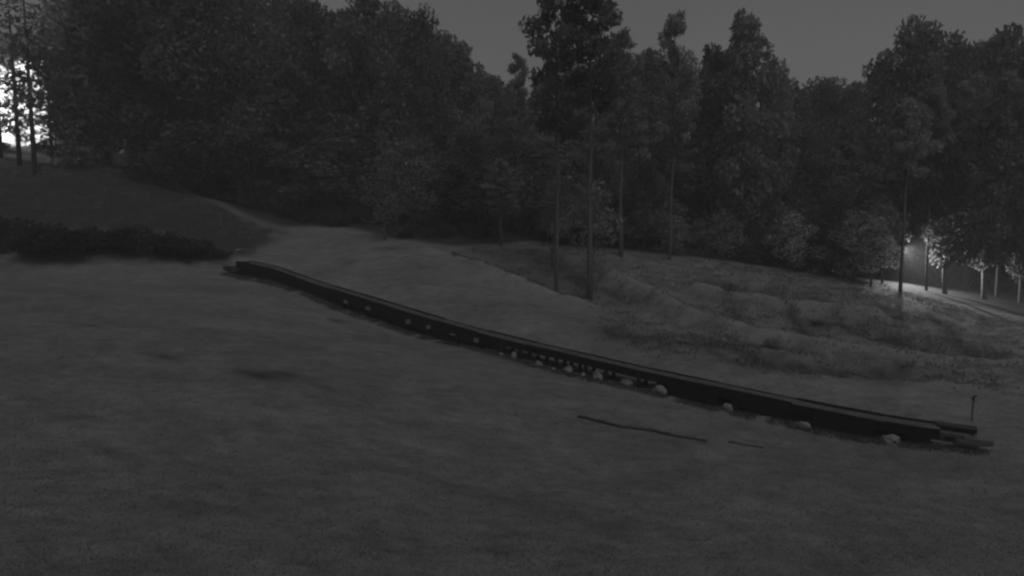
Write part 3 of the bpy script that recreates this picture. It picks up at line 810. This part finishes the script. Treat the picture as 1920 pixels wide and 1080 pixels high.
# hose lying in the grass in front of the lift
def hose(pts, r, label):
    mb = MB(); P = []
    for a, b in zip(pts[:-1], pts[1:]):
        for k in range(6):
            t = k / 6; h = hit(a[0] + (b[0] - a[0]) * t, a[1] + (b[1] - a[1]) * t)
            P.append(h + Vector((0, 0, r * (.35 + .5 * random.random()))))
    o = P[0].copy(); mb.tube([p - o for p in P], r, 7)
    ob = mb.build('hose', M['hose'], None, True); ob.location = o; tag(ob, label, 'hose', 'hoses lying in the grass'); return ob
hose([(1084, 782), (1122, 791), (1165, 802), (1220, 808), (1262, 818), (1300, 824), (1330, 830)], .055, 'long dark hose lying in the grass in front of the conveyor')
hose([(1366, 829), (1400, 836), (1436, 841)], .035, 'short dark piece of hose in the grass right of the long one')

# pale stone near the upper end
pb = hit(447, 471); me = rock(77, .28, .2, .16); me.name = 'pale_stone'
o = link(bpy.data.objects.new('pale_stone', me)); o.location = pb + Vector((0, 0, .07)); tag(o, 'small pale stone in the grass above the upper end of the conveyor', 'stone')

# ------------------------------------------------------------------ floodlit place behind the left trees
def floodlight(name, base, height, yaw, watts, label, radius=.25, spot=None, tilt=-25, hooded=False, size=1.0):
    r = empty(name, base, yaw); tag(r, label, 'lamp')
    mb = MB(); mb.tube([(0, 0, -.3), (0, 0, height)], [.09, .06], 10); mb.build('mast', M['dark_metal'], r)
    if hooded:
        mb = MB(); mb.box((0, -.32, height + .06), (.56, .56, .05)); mb.box((-.27, -.32, height - .06), (.03, .56, .2)); mb.box((.27, -.32, height - .06), (.03, .56, .2))
        mb.box((0, -.585, height - .05), (.5, .03, .17)); mb.build('lamp_housing', M['dark_metal'], r)
    else:
        mb = MB(); mb.box((0, -.12, height), (.6 * size, .16, .4 * size)); mb.build('lamp_housing', M['dark_metal'], r)
    m, n, bs, out = mat_new('lamp_face'); e = n.nodes.new('ShaderNodeEmission'); e.inputs[1].default_value = 2; n.links.new(e.outputs[0], out.inputs[0])
    mb = MB(); mb.box((0, -.32, height + .02), (.3, .3, .01)) if hooded else mb.box((0, -.21, height), (.54 * size, .01, .34 * size)); mb.build('lamp_face', m, r)
    ld = bpy.data.lights.new(name + '_light', 'SPOT'); ld.energy = watts; ld.shadow_soft_size = radius
    ld.spot_size = R(spot or 150); ld.spot_blend = 1.0
    lo = bpy.data.objects.new(name + '_light', ld); link(lo, r); lo.location = (0, -.35, height)
    lo.rotation_euler = (R(90 + tilt), 0, math.pi)
    return r
# house with a white wall
hb = at_y(-10, 78)
house = empty('floodlit_house', hb); tag(house, 'floodlit white walled house glimpsed through the thin spruces', 'house')
mb = MB(); mb.box((0, 3, 5.0), (15, 6, 11.2)); mb.build('wall', M['plaster'], house)
mb = MB(); mb.v = [(-8, -.6, 10.5), (8, -.6, 10.5), (8, 3, 14.0), (-8, 3, 14.0), (8, 6.6, 10.5), (-8, 6.6, 10.5), (-8, -.6, 10.3), (8, -.6, 10.3), (8, 6.6, 10.3), (-8, 6.6, 10.3)]
mb.f = [(0, 1, 2, 3), (3, 2, 4, 5), (6, 7, 1, 0), (8, 9, 5, 4), (7, 8, 4, 2, 1), (9, 6, 0, 3, 5), (6, 9, 8, 7)]; mb.build('roof', M['roof'], house)
mb = MB(); mb.box((3.2, -.06, 1.2), (1.6, .1, 2.6)); mb.build('door', M['cladding'], house)
for x in (-4.5, -.5, 6):
    w = MB(); w.box((x, -.04, 3.2), (1.3, .08, 1.3)); wo_ = w.build('window', M['cladding'], house)
    g = MB(); g.box((x, -.1, 3.2), (1.1, .04, 1.1)); g.build('pane', M['glass'], wo_)
fb = at_y(-190, 69)
floodlight('floodlight_mast', fb, 7.0, 2.15, 30000, 'floodlight mast at the house beyond the left trees', tilt=-12)
# lamp behind the right bank
lb = at_y(1684, 54)
floodlight('yard_lamp', lb, 3.0, .3, 12000, 'small lamp on a mast in the wood behind the right bank', .04, spot=150, tilt=-32, size=.3)
